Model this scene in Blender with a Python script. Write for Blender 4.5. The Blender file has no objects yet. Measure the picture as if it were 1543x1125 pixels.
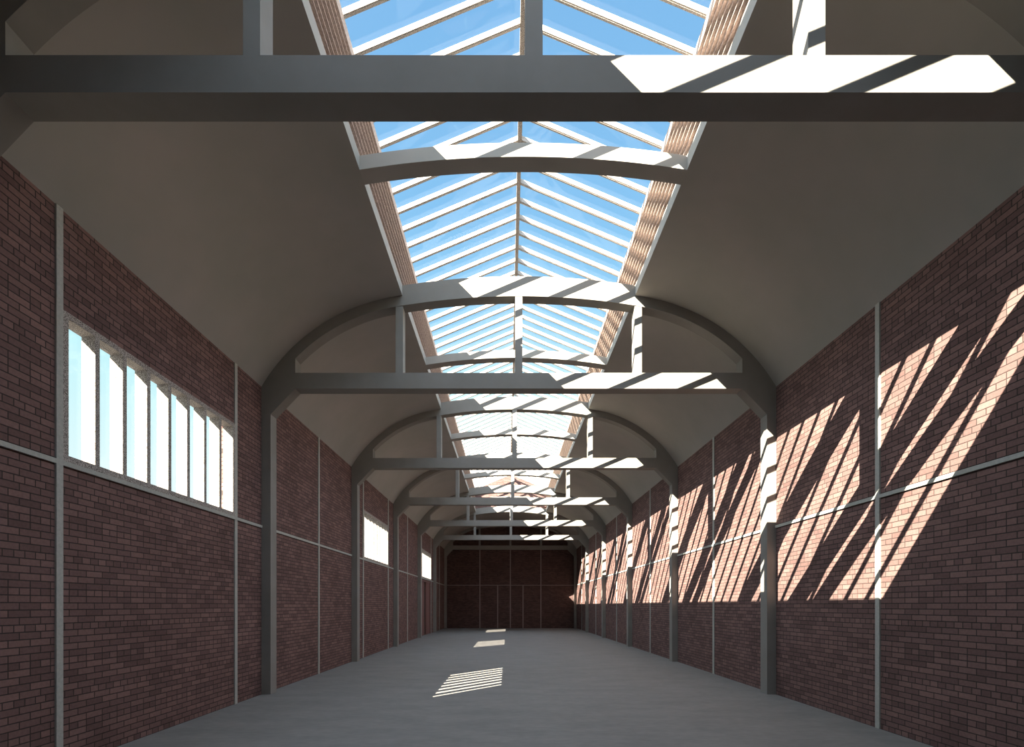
import bpy, bmesh, math, random
from mathutils import Vector

scene = bpy.context.scene
COL = scene.collection

# ---------------------------------------------------------------- camera
HALF_W, EYE, CAM_X = 4.914, 1.70, -0.2155
cam_data = bpy.data.cameras.new('camera')
cam = bpy.data.objects.new('camera', cam_data)
COL.objects.link(cam)
cam.location = (CAM_X, 0.0, EYE)
cam.rotation_euler = (math.radians(90), 0, 0)
cam_data.sensor_width = 36.0
cam_data.sensor_fit = 'HORIZONTAL'
cam_data.lens = 36.0 * 771.5 / 1543.0
cam_data.shift_x = 6.8 / 1543.0
cam_data.shift_y = 349.1 / 1543.0
cam_data.clip_start = 0.05
cam_data.clip_end = 500
scene.camera = cam

# ---------------------------------------------------------------- sky, sun, exposure
world = bpy.data.worlds.new('sky')
scene.world = world
world.use_nodes = True
wn, wl = world.node_tree.nodes, world.node_tree.links
wn.clear()
w_tc = wn.new('ShaderNodeTexCoord')
w_sep = wn.new('ShaderNodeSeparateXYZ')
w_ramp = wn.new('ShaderNodeValToRGB')
w_bg = wn.new('ShaderNodeBackground')
w_out = wn.new('ShaderNodeOutputWorld')
wl.new(w_tc.outputs['Generated'], w_sep.inputs[0])
wl.new(w_sep.outputs['Z'], w_ramp.inputs['Fac'])
wl.new(w_bg.outputs[0], w_out.inputs['Surface'])
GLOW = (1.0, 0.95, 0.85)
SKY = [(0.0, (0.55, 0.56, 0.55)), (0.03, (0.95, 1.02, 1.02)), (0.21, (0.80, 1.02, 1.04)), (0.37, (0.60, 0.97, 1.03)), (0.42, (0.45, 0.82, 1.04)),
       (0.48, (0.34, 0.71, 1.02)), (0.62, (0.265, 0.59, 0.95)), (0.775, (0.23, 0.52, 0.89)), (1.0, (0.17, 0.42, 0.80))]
FILL_SKY = (2.2, 2.6, 3.15)  # bright sky added out of view to lift the shade indoors
cr = w_ramp.color_ramp
while len(cr.elements) > 1:
    cr.elements.remove(cr.elements[-1])
cr.elements[0].position = SKY[0][0]
cr.elements[0].color = SKY[0][1] + (1,)
for p, c in SKY[1:]:
    e = cr.elements.new(p)
    e.color = c + (1,)
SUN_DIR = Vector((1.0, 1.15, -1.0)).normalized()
# sky glow added around the sun, behind the viewer's left shoulder, to lift shade
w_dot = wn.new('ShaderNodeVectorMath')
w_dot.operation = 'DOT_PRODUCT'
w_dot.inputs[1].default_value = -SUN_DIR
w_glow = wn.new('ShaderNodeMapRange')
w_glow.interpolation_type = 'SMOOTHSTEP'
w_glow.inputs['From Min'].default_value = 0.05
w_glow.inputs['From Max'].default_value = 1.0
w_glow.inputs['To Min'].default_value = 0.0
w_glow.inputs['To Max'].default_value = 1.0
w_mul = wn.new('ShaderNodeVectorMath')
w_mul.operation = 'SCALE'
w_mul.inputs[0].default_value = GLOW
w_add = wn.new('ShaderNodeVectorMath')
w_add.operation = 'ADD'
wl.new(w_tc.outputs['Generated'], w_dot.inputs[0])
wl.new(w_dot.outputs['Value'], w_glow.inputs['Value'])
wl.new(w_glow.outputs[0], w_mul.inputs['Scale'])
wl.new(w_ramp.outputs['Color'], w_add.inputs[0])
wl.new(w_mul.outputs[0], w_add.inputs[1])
# fill light added overhead, to the sides and behind, unseen; clear blue only ahead
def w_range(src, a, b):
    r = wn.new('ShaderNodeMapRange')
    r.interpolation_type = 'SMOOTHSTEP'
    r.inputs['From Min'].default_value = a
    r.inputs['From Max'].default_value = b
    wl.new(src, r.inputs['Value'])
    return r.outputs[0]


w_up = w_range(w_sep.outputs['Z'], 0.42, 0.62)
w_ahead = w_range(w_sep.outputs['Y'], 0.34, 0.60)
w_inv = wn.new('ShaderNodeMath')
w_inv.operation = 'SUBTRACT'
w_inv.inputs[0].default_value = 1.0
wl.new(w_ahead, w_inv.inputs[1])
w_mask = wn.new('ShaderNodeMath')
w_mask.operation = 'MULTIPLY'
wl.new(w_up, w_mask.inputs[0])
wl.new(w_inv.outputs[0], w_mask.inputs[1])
w_fill = wn.new('ShaderNodeVectorMath')
w_fill.operation = 'SCALE'
w_fill.inputs[0].default_value = FILL_SKY
wl.new(w_mask.outputs[0], w_fill.inputs['Scale'])
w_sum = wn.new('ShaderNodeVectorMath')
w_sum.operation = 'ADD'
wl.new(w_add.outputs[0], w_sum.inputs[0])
wl.new(w_fill.outputs[0], w_sum.inputs[1])
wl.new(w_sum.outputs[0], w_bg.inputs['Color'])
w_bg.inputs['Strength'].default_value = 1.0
sun_data = bpy.data.lights.new('sun', 'SUN')
sun_data.energy = 40.0
sun_data.color = (1.0, 0.90, 0.74)
sun_data.angle = math.radians(0.12)
sun = bpy.data.objects.new('sun', sun_data)
COL.objects.link(sun)
sun.location = (-20, -20, 25)
sun.rotation_euler = SUN_DIR.to_track_quat('-Z', 'Y').to_euler()

vs = scene.view_settings
vs.view_transform = 'Standard'
vs.look = 'None'
vs.exposure = 0.0
vs.gamma = 1.0
vs.use_curve_mapping = False
scene.cycles.use_denoising = True
scene.cycles.max_bounces = 14
scene.cycles.diffuse_bounces = 8
scene.cycles.transparent_max_bounces = 24
scene.cycles.sample_clamp_indirect = 12

# ---------------------------------------------------------------- materials
def new_mat(name):
    m = bpy.data.materials.new(name)
    m.use_nodes = True
    n, l = m.node_tree.nodes, m.node_tree.links
    b = n['Principled BSDF']
    return m, n, l, b


def mottled(name, ca, cb, scale, rough, detail=5.0, bump=0.0, fine=None, stretch=None, edges=(0.32, 0.70)):
    """plain surface whose own colour wanders softly between two tones"""
    m, n, l, b = new_mat(name)
    tc = n.new('ShaderNodeTexCoord')
    src = tc.outputs['Object']
    if stretch:
        mp = n.new('ShaderNodeMapping')
        mp.inputs['Scale'].default_value = stretch
        l.new(src, mp.inputs['Vector'])
        src = mp.outputs[0]
    nz = n.new('ShaderNodeTexNoise')
    nz.inputs['Scale'].default_value = scale
    nz.inputs['Detail'].default_value = detail
    nz.inputs['Roughness'].default_value = 0.6
    l.new(src, nz.inputs['Vector'])
    rp = n.new('ShaderNodeValToRGB')
    rp.color_ramp.elements[0].position = edges[0]
    rp.color_ramp.elements[1].position = edges[1]
    rp.color_ramp.elements[0].color = ca + (1,)
    rp.color_ramp.elements[1].color = cb + (1,)
    l.new(nz.outputs['Fac'], rp.inputs['Fac'])
    col = rp.outputs['Color']
    if fine:
        nf = n.new('ShaderNodeTexNoise')
        nf.inputs['Scale'].default_value = fine[0]
        nf.inputs['Detail'].default_value = 2
        l.new(src, nf.inputs['Vector'])
        mx = n.new('ShaderNodeMix')
        mx.data_type = 'RGBA'
        mx.blend_type = 'MULTIPLY'
        mx.inputs['Factor'].default_value = 1.0
        rf = n.new('ShaderNodeValToRGB')
        rf.color_ramp.elements[0].position = 0.35
        rf.color_ramp.elements[1].position = 0.65
        rf.color_ramp.elements[0].color = (fine[1],) * 3 + (1,)
        rf.color_ramp.elements[1].color = (1, 1, 1, 1)
        l.new(nf.outputs['Fac'], rf.inputs['Fac'])
        l.new(col, mx.inputs['A'])
        l.new(rf.outputs['Color'], mx.inputs['B'])
        col = mx.outputs['Result']
    l.new(col, b.inputs['Base Color'])
    b.inputs['Roughness'].default_value = rough
    b.inputs['Specular IOR Level'].default_value = 0.25
    if bump:
        bp = n.new('ShaderNodeBump')
        bp.inputs['Strength'].default_value = bump
        bp.inputs['Distance'].default_value = 0.01
        l.new(nz.outputs['Fac'], bp.inputs['Height'])
        l.new(bp.outputs[0], b.inputs['Normal'])
    return m


def brick(name, along, tone=1.0):
    """red brick in courses of 72 mm; ALONG is the axis the wall runs along"""
    m, n, l, b = new_mat(name)
    tc = n.new('ShaderNodeTexCoord')
    sp = n.new('ShaderNodeSeparateXYZ')
    cb = n.new('ShaderNodeCombineXYZ')
    l.new(tc.outputs['Object'], sp.inputs[0])
    l.new(sp.outputs[along], cb.inputs['X'])
    l.new(sp.outputs['Z'], cb.inputs['Y'])
    bt = n.new('ShaderNodeTexBrick')
    bt.offset = 0.5
    bt.offset_frequency = 2
    bt.squash = 0.5
    bt.squash_frequency = 5
    bt.inputs['Scale'].default_value = 1.0
    bt.inputs['Brick Width'].default_value = 0.224
    bt.inputs['Row Height'].default_value = 0.0719
    bt.inputs['Mortar Size'].default_value = 0.0062
    bt.inputs['Mortar Smooth'].default_value = 0.25
    bt.inputs['Bias'].default_value = -0.05
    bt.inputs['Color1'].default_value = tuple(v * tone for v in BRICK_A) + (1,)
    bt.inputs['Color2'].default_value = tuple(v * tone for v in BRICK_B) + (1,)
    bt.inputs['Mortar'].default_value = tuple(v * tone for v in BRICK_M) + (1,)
    l.new(cb.outputs[0], bt.inputs['Vector'])
    nz = n.new('ShaderNodeTexNoise')
    nz.inputs['Scale'].default_value = 34.0
    nz.inputs['Detail'].default_value = 4
    l.new(cb.outputs[0], nz.inputs['Vector'])
    big = n.new('ShaderNodeTexNoise')
    big.inputs['Scale'].default_value = 1.1
    big.inputs['Detail'].default_value = 3
    l.new(cb.outputs[0], big.inputs['Vector'])
    ad = n.new('ShaderNodeMath')
    ad.operation = 'ADD'
    l.new(nz.outputs['Fac'], ad.inputs[0])
    l.new(big.outputs['Fac'], ad.inputs[1])
    mr = n.new('ShaderNodeMapRange')
    mr.inputs['From Min'].default_value = 0.6
    mr.inputs['From Max'].default_value = 1.4
    mr.inputs['To Min'].default_value = 0.80
    mr.inputs['To Max'].default_value = 1.20
    l.new(ad.outputs[0], mr.inputs['Value'])
    mx = n.new('ShaderNodeVectorMath')
    mx.operation = 'SCALE'
    l.new(bt.outputs['Color'], mx.inputs[0])
    l.new(mr.outputs[0], mx.inputs['Scale'])
    l.new(mx.outputs[0], b.inputs['Base Color'])
    bp = n.new('ShaderNodeBump')
    bp.invert = True
    bp.inputs['Strength'].default_value = 0.6
    bp.inputs['Distance'].default_value = 0.008
    l.new(bt.outputs['Fac'], bp.inputs['Height'])
    l.new(bp.outputs[0], b.inputs['Normal'])
    b.inputs['Roughness'].default_value = 0.9
    b.inputs['Specular IOR Level'].default_value = 0.15
    return m


def glass(name):
    m, n, l, b = new_mat(name)
    n.remove(b)
    tr = n.new('ShaderNodeBsdfTransparent')
    tr.inputs['Color'].default_value = (0.985, 0.99, 0.99, 1)
    gl = n.new('ShaderNodeBsdfGlossy')
    gl.inputs['Roughness'].default_value = 0.02
    lw = n.new('ShaderNodeLayerWeight')
    pw = n.new('ShaderNodeMath')
    pw.operation = 'POWER'
    pw.inputs[1].default_value = 5.0
    l.new(lw.outputs['Facing'], pw.inputs[0])
    ma = n.new('ShaderNodeMath')
    ma.operation = 'MULTIPLY_ADD'
    ma.inputs[1].default_value = 0.25
    ma.inputs[2].default_value = 0.012
    l.new(pw.outputs[0], ma.inputs[0])
    mx = n.new('ShaderNodeMixShader')
    l.new(ma.outputs[0], mx.inputs['Fac'])
    l.new(tr.outputs[0], mx.inputs[1])
    l.new(gl.outputs[0], mx.inputs[2])
    l.new(mx.outputs[0], n['Material Output'].inputs['Surface'])
    return m


BRICK_A = (0.235, 0.143, 0.128)
BRICK_B = (0.142, 0.087, 0.079)
BRICK_M = (0.055, 0.043, 0.039)
M_CONC = mottled('cast concrete', (0.245, 0.235, 0.212), (0.285, 0.272, 0.25), 1.6, 0.85, bump=0.05)
M_VAULT = mottled('vault plaster', (0.355, 0.35, 0.315), (0.41, 0.385, 0.355), 0.8, 0.9, detail=3)
M_STRIP = mottled('joint concrete', (0.40, 0.41, 0.37), (0.50, 0.50, 0.455), 30, 0.85)
M_FLOOR = mottled('power floated floor', (0.195, 0.189, 0.180), (0.243, 0.232, 0.218), 1.5, 0.75, detail=7, bump=0.05,
                  fine=(9.0, 0.90), stretch=(0.7, 1.6, 1))
M_SPECK = mottled('speckled grey frame', (0.10, 0.085, 0.07), (0.62, 0.57, 0.52), 120, 0.8, detail=2, edges=(0.40, 0.60))
M_RAFTER = mottled('pale grey glazing bar', (0.30, 0.275, 0.25), (0.66, 0.62, 0.57), 90, 0.7, detail=2, edges=(0.36, 0.64))
M_BOARD = mottled('weathered curb boards', (0.36, 0.285, 0.25), (0.64, 0.54, 0.48), 30, 0.85, detail=5, stretch=(2.5, 1, 2.5), edges=(0.36, 0.64))
M_BRICK_Y = brick('brick on the long walls', 'Y')
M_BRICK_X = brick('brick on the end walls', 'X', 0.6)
M_BRICK_G = brick('brick on the gables', 'X')
M_GLASS = glass('clear glass')
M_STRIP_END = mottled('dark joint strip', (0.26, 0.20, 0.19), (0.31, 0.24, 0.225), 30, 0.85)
M_DOOR = mottled('red brown boarding', (0.20, 0.105, 0.095), (0.24, 0.13, 0.118), 3, 0.7, stretch=(1, 6, 0.4))
M_DOOR_DARK = mottled('dark stained boarding', (0.07, 0.045, 0.04), (0.09, 0.055, 0.05), 3, 0.7)

# ---------------------------------------------------------------- helpers
def tag(o, label=None, cat=None, group=None, kind=None):
    if label:
        o['label'] = label
    if cat:
        o['category'] = cat
    if group:
        o['group'] = group
    if kind:
        o['kind'] = kind
    return o


def empty(name, loc=(0, 0, 0)):
    o = bpy.data.objects.new(name, None)
    o.empty_display_size = 0.2
    o.location = loc
    COL.objects.link(o)
    return o


def link_mesh(name, bm, mat, parent=None, bevel=0.0):
    bmesh.ops.recalc_face_normals(bm, faces=bm.faces)
    me = bpy.data.meshes.new(name)
    bm.to_mesh(me)
    bm.free()
    me.materials.append(mat)
    o = bpy.data.objects.new(name, me)
    COL.objects.link(o)
    if parent:
        o.parent = parent
    if bevel:
        md = o.modifiers.new('soft edges', 'BEVEL')
        md.width = bevel
        md.segments = 1
        md.limit_method = 'ANGLE'
        md.angle_limit = math.radians(50)
    return o


def box(bm, x0, x1, y0, y1, z0, z1):
    v = [bm.verts.new((x, y, z)) for z in (z0, z1) for y in (y0, y1) for x in (x0, x1)]
    for f in ((0, 1, 3, 2), (4, 6, 7, 5), (0, 4, 5, 1), (2, 3, 7, 6), (0, 2, 6, 4), (1, 5, 7, 3)):
        bm.faces.new([v[i] for i in f])


def prism(bm, pts, y0, y1):
    """closed outline PTS in (x, z) given depth from y0 to y1"""
    a = [bm.verts.new((x, y0, z)) for x, z in pts]
    b = [bm.verts.new((x, y1, z)) for x, z in pts]
    bm.faces.new(a)
    bm.faces.new(b[::-1])
    k = len(pts)
    for i in range(k):
        j = (i + 1) % k
        bm.faces.new((a[i], b[i], b[j], a[j]))


def strip_prism(bm, lower, upper, y0, y1):
    """band between two (x, z) lines with the same number of points, as clean quads, given depth"""
    k = len(lower)
    rows = [[bm.verts.new((x, y, z)) for x, z in line] for y in (y0, y1) for line in (lower, upper)]
    lo0, up0, lo1, up1 = rows
    for i in range(k - 1):
        bm.faces.new((lo0[i], lo0[i + 1], up0[i + 1], up0[i]))
        bm.faces.new((lo1[i], up1[i], up1[i + 1], lo1[i + 1]))
        bm.faces.new((lo0[i], lo1[i], lo1[i + 1], lo0[i + 1]))
        bm.faces.new((up0[i], up0[i + 1], up1[i + 1], up1[i]))
    for i in (0, k - 1):
        bm.faces.new((lo0[i], up0[i], up1[i], lo1[i]))


def mesh_box(name, mat, parent, *b, bevel=0.0):
    bm = bmesh.new()
    box(bm, *b)
    return link_mesh(name, bm, mat, parent, bevel)


# ---------------------------------------------------------------- the vault's profile: a flat crown and two tighter haunches
R1, R2, UC, UT, ZT = 14.0, 3.57, 1.84, 2.47, 7.79
ZJ = ZT - R1 + math.sqrt(R1 * R1 - UT * UT)
ZC2 = ZJ - R2 * math.cos(math.asin((UT - UC) / R2))


def vault(u, d=0.0):
    """height of the vault's underside at u, or of the line D further in (rib soffit) or out (negative D)"""
    u = abs(u)
    ut = UT - d * UT / R1
    if u <= ut:
        return ZT - R1 + math.sqrt((R1 - d) ** 2 - u * u)
    r = R2 - d
    return ZC2 + math.sqrt(max(r * r - (u - UC) ** 2, 0.0))


def span(a, b, n):
    return [a + (b - a) * i / n for i in range(n + 1)]


OPEN, SLAB, RIB = 2.225, 0.19, 0.19      # half width of the roof opening, thickness of the vault, drop of a rib
BAY, DEPTH = 5.644, 0.25
FRONT = lambda k: 4.131 + BAY * (k - 1)   # front face of frame k
Y_REAR, Y_END = -7.20, FRONT(7) + DEPTH + 0.005
KNEE_U, KNEE_Z0, BEAM_Z0, BEAM_Z1, COL_U = 4.267, 5.345, 5.836, 6.137, 4.739
U_OPEN = span(-OPEN, OPEN, 28)

# ---------------------------------------------------------------- floor, walls, ceiling
o = mesh_box('floor', M_FLOOR, None, -HALF_W - 0.3, HALF_W + 0.3, Y_REAR - 0.3, Y_END + 0.3, -0.2, 0.0)
tag(o, 'bare grey concrete floor of the hall', 'floor', kind='structure')

WALL_T, WALL_TOP = 0.25, 6.02
WIN_BAYS = (1, 3, 5)
WIN_Z0, WIN_Z1 = 3.225, 4.815
win_y = lambda k: (FRONT(k) + 1.262, FRONT(k) + 4.662)


def wall_with_holes(name, x_in, x_out, holes):
    ys = sorted({Y_REAR - 0.25, Y_END + 0.25} | {y for h in holes for y in h[:2]})
    zs = sorted({0.0, WALL_TOP} | {z for h in holes for z in h[2:]})
    bm = bmesh.new()
    vv = {}

    def v(x, y, z):
        key = (round(x, 4), round(y, 4), round(z, 4))
        if key not in vv:
            vv[key] = bm.verts.new((x, y, z))
        return vv[key]

    def solid(i, j):
        if not (0 <= i < len(ys) - 1 and 0 <= j < len(zs) - 1):
            return False
        yc, zc = (ys[i] + ys[i + 1]) / 2, (zs[j] + zs[j + 1]) / 2
        return not any(h[0] < yc < h[1] and h[2] < zc < h[3] for h in holes)

    for i in range(len(ys) - 1):
        for j in range(len(zs) - 1):
            if not solid(i, j):
                continue
            y0, y1, z0, z1 = ys[i], ys[i + 1], zs[j], zs[j + 1]
            for x in (x_in, x_out):
                bm.faces.new((v(x, y0, z0), v(x, y1, z0), v(x, y1, z1), v(x, y0, z1)))
            for di, dj, e in ((-1, 0, ((y0, z0), (y0, z1))), (1, 0, ((y1, z0), (y1, z1))),
                              (0, -1, ((y0, z0), (y1, z0))), (0, 1, ((y0, z1), (y1, z1)))):
                if not solid(i + di, j + dj):
                    (ya, za), (yb, zb) = e
                    bm.faces.new((v(x_in, ya, za), v(x_in, yb, zb), v(x_out, yb, zb), v(x_out, ya, za)))
    return link_mesh(name, bm, M_BRICK_Y)


DOOR_Y0, DOOR_Y1, DOOR_Z = FRONT(5) + 1.262, FRONT(5) + 4.30, 3.10
holes = [win_y(k) + (WIN_Z0, WIN_Z1) for k in WIN_BAYS] + [(DOOR_Y0, DOOR_Y1, 0.0, DOOR_Z)]
o = wall_with_holes('wall_left', -HALF_W, -HALF_W - WALL_T, holes)
tag(o, 'red brick long wall on the left, pierced by three windows', 'wall', kind='structure')
o = wall_with_holes('wall_right', HALF_W, HALF_W + WALL_T, [])
tag(o, 'windowless red brick long wall on the right, striped by sunlight', 'wall', kind='structure')

us_full = span(-HALF_W, HALF_W, 60)
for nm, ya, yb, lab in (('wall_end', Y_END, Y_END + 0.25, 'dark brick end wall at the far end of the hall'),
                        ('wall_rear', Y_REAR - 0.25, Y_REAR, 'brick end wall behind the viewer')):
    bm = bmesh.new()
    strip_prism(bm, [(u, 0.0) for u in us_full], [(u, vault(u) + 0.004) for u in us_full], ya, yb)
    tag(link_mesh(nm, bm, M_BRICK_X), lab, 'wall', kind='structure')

bm = bmesh.new()
U_SIDE = [OPEN + (5.10 - OPEN) * i / 40 for i in range(41)]
for s in (-1, 1):
    strip_prism(bm, [(s * u, vault(u)) for u in U_SIDE], [(s * u, vault(u) + SLAB * (1 + 0.35 * max(0, u - 2.2))) for u in U_SIDE],
                Y_REAR - 0.25, Y_END + 0.25)
for ya, yb in ((Y_REAR - 0.25, FRONT(0)), (FRONT(6) + DEPTH, Y_END + 0.25)):
    strip_prism(bm, [(u, vault(u)) for u in U_OPEN], [(u, vault(u) + SLAB) for u in U_OPEN], ya, yb)
o = link_mesh('ceiling', bm, M_VAULT)
for p in o.data.polygons:
    p.use_smooth = True
o.data.set_sharp_from_angle(angle=math.radians(30))
tag(o, 'grey plastered barrel vault with a long opening along its crown', 'ceiling', kind='structure')

# ---------------------------------------------------------------- concrete portal frames
ORDER = {0: 'concrete portal frame just behind the viewer', 1: 'nearest concrete portal frame, its wide tie beam crossing the top of the view',
         2: 'second concrete portal frame from the viewer, its whole arch and three posts in view',
         3: 'third concrete portal frame from the viewer, just before the second left window',
         4: 'fourth concrete portal frame from the viewer, just beyond the second left window',
         5: 'fifth concrete portal frame from the viewer, just before the brown door',
         6: 'sixth concrete portal frame, the last one with sun on its tie beam',
         7: 'unlit concrete portal frame standing against the dark end wall'}
U_KNEE = [KNEE_U + (HALF_W - KNEE_U) * i / 8 for i in range(9)]


def frame(k):
    y0, y1 = FRONT(k), FRONT(k) + DEPTH
    root = empty('portal_frame', (0, y0, 0))
    tag(root, ORDER[k], 'concrete frame', 'concrete portal frames along the hall')
    D = DEPTH
    for s in (-1, 1):
        xs = sorted((s * COL_U, s * HALF_W))
        mesh_box('column', M_CONC, root, xs[0], xs[1], 0, D, 0, KNEE_Z0)
        bm = bmesh.new()
        pts = [(s * HALF_W, KNEE_Z0), (s * COL_U, KNEE_Z0), (s * KNEE_U, BEAM_Z0)] + [(s * u, vault(u) + 0.002) for u in U_KNEE]
        prism(bm, pts, 0, D)
        link_mesh('haunch', bm, M_CONC, root)
    mesh_box('tie_beam', M_CONC, root, -KNEE_U, KNEE_U, 0, D, BEAM_Z0, BEAM_Z1)
    bm = bmesh.new()
    us = [-u for u in span(OPEN, KNEE_U, 24)][::-1]
    us = us[:-1] + U_OPEN + [-u for u in us[:-1]][::-1]
    lower, upper = [], []
    for u in us:
        lower.append((u, vault(u, RIB)))
        inside = abs(u) <= OPEN + 1e-6 and k != 7
        upper.append((u, vault(u) + (SLAB if inside else 0.002)))
    # square shoulders where the rib rises to the top of the opening
    for i in range(len(us) - 1, -1, -1):
        if k != 7 and abs(abs(us[i]) - OPEN) < 1e-6:
            low = (us[i], vault(us[i]) + 0.002)
            if us[i] < 0:
                lower.insert(i, lower[i])
                upper.insert(i, low)
            else:
                lower.insert(i + 1, lower[i])
                upper.insert(i + 1, low)
    strip_prism(bm, lower, upper, 0, D)
    bmesh.ops.remove_doubles(bm, verts=bm.verts, dist=1e-5)
    link_mesh('arch_rib', bm, M_CONC, root)
    for u in (-2.283, 0.0, 2.283):
        mesh_box('post', M_CONC, root, u - 0.069, u + 0.069, 0.005, D - 0.02, BEAM_Z1, vault(abs(u) + 0.069, RIB) + 0.01)
    return root


for k in range(8):
    frame(k)

# shallow arched strips that bridge the roof opening half way along each bay
STRIP_LABEL = {0: 'shallow arched concrete strip across the roof opening overhead, before the nearest frame',
               1: 'nearest shallow arched concrete strip in view, between the first and second frames',
               2: 'shallow arched concrete strip across the roof opening between the second and third frames',
               3: 'shallow arched concrete strip across the roof opening between the third and fourth frames',
               4: 'shallow arched concrete strip across the roof opening between the fourth and fifth frames',
               5: 'farthest shallow arched concrete strip, between the fifth and sixth frames'}
for k in range(0, 6):
    yc = FRONT(k) + DEPTH / 2 + BAY / 2
    bm = bmesh.new()
    strip_prism(bm, [(u, vault(u)) for u in U_OPEN], [(u, vault(u) + SLAB) for u in U_OPEN], -0.125, 0.125)
    o = link_mesh('arched_strip', bm, M_VAULT)
    o.location = (0, yc, 0)
    tag(o, STRIP_LABEL[k], 'concrete beam', 'arched strips across the roof opening')

# ---------------------------------------------------------------- roof skylights
CURB_Z0, CURB_Z1, PITCH = vault(OPEN) + SLAB, 8.93, 0.42
STEP = BAY / 12.5
RAFTER_Y = 6.725
SKY_LABEL = {0: 'gabled glass skylight over the bay of the viewer, above the nearest frame',
             1: 'gabled glass skylight between the first and second concrete frames, largest in view',
             2: 'gabled glass skylight between the second and third concrete frames',
             3: 'gabled glass skylight between the third and fourth concrete frames',
             4: 'gabled glass skylight between the fourth and fifth concrete frames',
             5: 'farthest gabled glass skylight, ending at the sunlit brick gable'}


def roof_z(u):
    return CURB_Z1 + PITCH * (OPEN - abs(u))


def make_rafter(s, y, parent):
    """T-shaped glazing bar running from the curb up to the ridge"""
    prof = [(0.0, 0.006), (0.0, 0.088), (0.044, 0.088), (0.044, -0.004), (0.014, -0.004), (0.014, 0.006)]
    bm = bmesh.new()
    ends = []
    for u in (OPEN + 0.17, 0.03):
        ends.append([bm.verts.new((s * u, y + py, roof_z(u) + pz)) for py, pz in prof])
    a, b = ends
    bm.faces.new(a)
    bm.faces.new(b[::-1])
    for i in range(6):
        j = (i + 1) % 6
        bm.faces.new((a[i], b[i], b[j], a[j]))
    return link_mesh('rafter', bm, M_RAFTER, parent)


def make_curb(s, y0, y1, parent):
    """upstand faced with lapped boards; each board's lower edge stands out over the one below"""
    n, lap = 8, 0.055
    h = (CURB_Z1 - CURB_Z0) / n
    inner = []
    for i in range(n):
        z = CURB_Z0 + i * h
        inner += [(s * OPEN, z), (s * OPEN, z + 0.012), (s * (OPEN + (lap if i < n - 1 else 0.0)), z + h)]
    outer = [(s * (OPEN + 0.17), CURB_Z0 + (CURB_Z1 - CURB_Z0) * i / (len(inner) - 1)) for i in range(len(inner))]
    bm = bmesh.new()
    strip_prism(bm, inner, outer, y0, y1)
    return link_mesh('curb', bm, M_BOARD, parent)


for k in range(0, 6):
    ya = FRONT(k) + (DEPTH if k == 0 else DEPTH / 2)
    yb = FRONT(k + 1) + DEPTH / 2 if k < 5 else FRONT(6) + 0.06
    root = empty('roof_skylight', (0, ya, CURB_Z0))
    tag(root, SKY_LABEL[k], 'skylight', 'skylights along the roof')

    def here(o):
        o.location = (0, -ya, -CURB_Z0)
        return o
    for s in (-1, 1):
        here(make_curb(s, ya, yb, root))
    j0 = math.ceil((ya - RAFTER_Y) / STEP)
    j = j0
    while RAFTER_Y + j * STEP < (yb if k < 5 else yb - 0.07):
        for s in (-1, 1):
            here(make_rafter(s, RAFTER_Y + j * STEP, root))
        j += 1
    here(mesh_box('ridge_bar', M_SPECK, root, -0.036, 0.036, ya, yb, roof_z(0) - 0.03, roof_z(0) + 0.11))
    for s in (-1, 1):
        bm = bmesh.new()
        pts = [(s * (OPEN + 0.22), roof_z(OPEN + 0.22) + 0.092), (s * 0.03, roof_z(0.03) + 0.092),
               (s * 0.03, roof_z(0.03) + 0.098), (s * (OPEN + 0.22), roof_z(OPEN + 0.22) + 0.098)]
        prism(bm, pts, ya, yb)
        here(link_mesh('glazing', bm, M_GLASS, root))

# brick gables that close the two ends of the skylight
for nm, ya, yb, lab in (('wall_gable', FRONT(6) + 0.06, FRONT(6) + DEPTH, 'sunlit brick gable closing the far end of the skylight'),
                        ('wall_gable_rear', FRONT(0), FRONT(0) + DEPTH, 'brick gable closing the skylight behind the viewer')):
    bm = bmesh.new()
    lower = [(u, vault(u) + SLAB) for u in U_OPEN]
    lower = [(-OPEN - 0.17, lower[0][1])] + lower + [(OPEN + 0.17, lower[-1][1])]
    strip_prism(bm, lower, [(u, roof_z(u) + 0.09) for u, z in lower], ya, yb)
    tag(link_mesh(nm, bm, M_BRICK_G), lab, 'wall', kind='structure')

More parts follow.
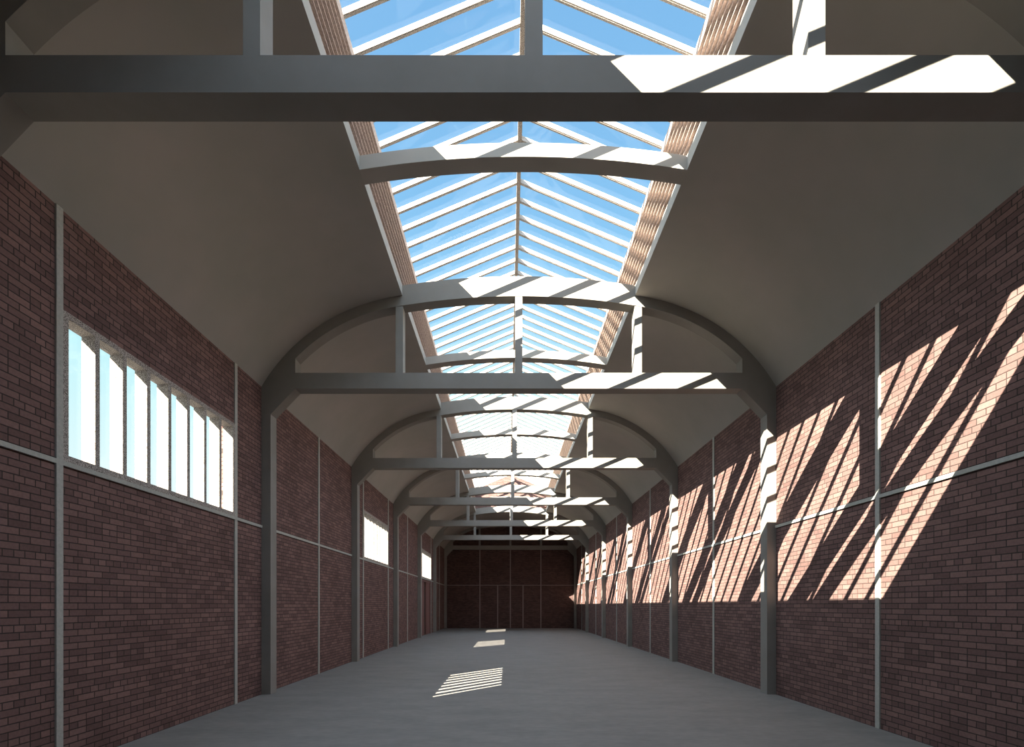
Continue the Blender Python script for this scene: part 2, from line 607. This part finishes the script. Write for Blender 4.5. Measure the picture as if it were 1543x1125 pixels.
# ---------------------------------------------------------------- windows in the left wall
WIN_LABEL = {1: 'large eight light window in the left wall, nearest the viewer',
             3: 'second window along the left wall, between the third and fourth frames',
             5: 'farthest window in the left wall, above the brown door'}
for n, k in enumerate(WIN_BAYS, 1):
    y0, y1 = win_y(k)
    root = empty('window_%d' % n, (-HALF_W, y0, WIN_Z0))
    tag(root, WIN_LABEL[k], 'window', 'windows in the left wall', 'structure')

    def here(o):
        o.location = (HALF_W, -y0, -WIN_Z0)
        return o
    FW, XI, XO = 0.066, -HALF_W + 0.02, -HALF_W - 0.146
    bm = bmesh.new()
    box(bm, XO, XI, y0, y0 + FW, WIN_Z0, WIN_Z1)
    box(bm, XO, XI, y1 - FW, y1, WIN_Z0, WIN_Z1)
    box(bm, XO, XI, y0 + FW, y1 - FW, WIN_Z0, WIN_Z0 + FW)
    box(bm, XO, XI, y0 + FW, y1 - FW, WIN_Z1 - FW, WIN_Z1)
    here(link_mesh('window_frame', bm, M_SPECK, root))
    pitch = (y1 - y0 - FW) / 8
    for i in range(1, 8):
        yc = y0 + FW / 2 + pitch * i
        bm = bmesh.new()
        w, t = 0.033, 0.02
        a = [(XI, yc - w), (XI, yc + w), (XI - 0.06, yc + w), (XI - 0.06, yc + t), (XO, yc + t), (XO, yc - t), (XI - 0.06, yc - t), (XI - 0.06, yc - w)]
        lo = [bm.verts.new((x, y, WIN_Z0 + FW)) for x, y in a]
        hi = [bm.verts.new((x, y, WIN_Z1 - FW)) for x, y in a]
        bm.faces.new(lo)
        bm.faces.new(hi[::-1])
        for q in range(8):
            r = (q + 1) % 8
            bm.faces.new((lo[q], lo[r], hi[r], hi[q]))
        here(link_mesh('mullion', bm, M_SPECK, root))
    bm = bmesh.new()
    for i in range(8):
        ya, yb = y0 + FW / 2 + pitch * i + 0.02, y0 + FW / 2 + pitch * (i + 1) - 0.02
        box(bm, XI - 0.105, XI - 0.100, ya, yb, WIN_Z0 + FW, WIN_Z1 - FW)
    here(link_mesh('glazing', bm, M_GLASS, root))

# ---------------------------------------------------------------- double door in the left wall, below the farthest window
root = empty('door_1', (-HALF_W, DOOR_Y0, 0))
tag(root, 'red brown boarded door in the left wall, below the farthest window', 'door', kind='structure')


def here(o):
    o.location = (HALF_W, -DOOR_Y0, 0)
    return o


x0, x1 = -HALF_W - 0.12, -HALF_W - 0.02
bm = bmesh.new()
box(bm, x0, -HALF_W + 0.01, DOOR_Y0, DOOR_Y0 + 0.06, 0, DOOR_Z)
box(bm, x0, -HALF_W + 0.01, DOOR_Y1 - 0.06, DOOR_Y1, 0, DOOR_Z)
box(bm, x0, -HALF_W + 0.01, DOOR_Y0 + 0.06, DOOR_Y1 - 0.06, DOOR_Z - 0.06, DOOR_Z)
here(link_mesh('door_frame', bm, M_DOOR, root))
here(mesh_box('door_leaf', M_DOOR, root, x0, x1, DOOR_Y0 + 0.06, DOOR_Y0 + 0.98, 0.01, DOOR_Z - 0.06))
here(mesh_box('door_leaf', M_DOOR, root, x0, x1, DOOR_Y0 + 1.74, DOOR_Y1 - 0.06, 0.01, DOOR_Z - 0.06))
here(mesh_box('recessed_panel', M_DOOR_DARK, root, x0, x1 - 0.05, DOOR_Y0 + 0.98, DOOR_Y0 + 1.74, 0.01, DOOR_Z - 0.06))

# ---------------------------------------------------------------- thin concrete joint strips laid on the brick
trim_n = 0
BAND_Z0, BAND_Z1, T = 3.175, 3.225, 0.02


def trim(lab, *b, mat=None):
    global trim_n
    trim_n += 1
    o = mesh_box('trim_%d' % trim_n, mat or M_STRIP, None, *b)
    tag(o, lab, 'wall strip', kind='structure')


NTH = {1: 'first', 2: 'second', 3: 'third', 4: 'fourth', 5: 'fifth', 6: 'sixth', 7: 'last'}
for k in range(1, 7):
    a, b = FRONT(k) + DEPTH, FRONT(k + 1)
    where = 'between the %s and %s frames' % (NTH[k], NTH[k + 1])
    for s, side in ((-1, 'left'), (1, 'right')):
        xs = sorted((s * HALF_W, s * (HALF_W - T)))
        if s < 0 and k in WIN_BAYS:
            y0, y1 = win_y(k)
            vert = [(y0 - 0.08, y0, 'before the window'), (y1, y1 + 0.08, 'after the window')]
        else:
            mid = (a + b) / 2
            vert = [(mid - 0.04, mid + 0.04, '')]
        cuts = [a] + [y for v in vert for y in v[:2]] + [b]
        for y0, y1, note in vert:
            trim('upright concrete strip on the %s wall %s %s' % (side, note, where) if note else 'upright concrete strip on the %s wall %s' % (side, where),
                 xs[0], xs[1], y0, y1, 0, vault(HALF_W) - 0.002)
        seg = ['near', 'middle', 'far'] if len(cuts) == 6 else ['near', 'far']
        for i in range(0, len(cuts), 2):
            y0, y1 = cuts[i], cuts[i + 1]
            if s < 0 and k == 5 and i == 2:
                pass
            trim('level concrete strip on the %s wall, %s length %s' % (side, seg[i // 2], where), xs[0], xs[1], y0, y1, BAND_Z0, BAND_Z1)
ye = (Y_END - T, Y_END)
for u, lab in ((-2.276, 'left full height strip on the dark end wall'), (0.0, 'centre full height strip on the dark end wall'),
               (2.28, 'right full height strip on the dark end wall')):
    trim(lab, u - 0.04, u + 0.04, ye[0], ye[1], 0, vault(u) - 0.002, mat=M_STRIP_END)
for u, lab in ((-0.947, 'left of the two half height strips on the dark end wall'), (0.947, 'right of the two half height strips on the dark end wall')):
    trim(lab, u - 0.04, u + 0.04, ye[0], ye[1], 0, BAND_Z0, mat=M_STRIP_END)
for a, b, lab in ((-COL_U, -2.316, 'leftmost'), (-2.236, -0.04, 'second'), (0.04, 2.24, 'third'), (2.32, COL_U, 'rightmost')):
    trim('%s length of the level strip on the dark end wall' % lab, a, b, ye[0], ye[1], BAND_Z0, BAND_Z1, mat=M_STRIP_END)
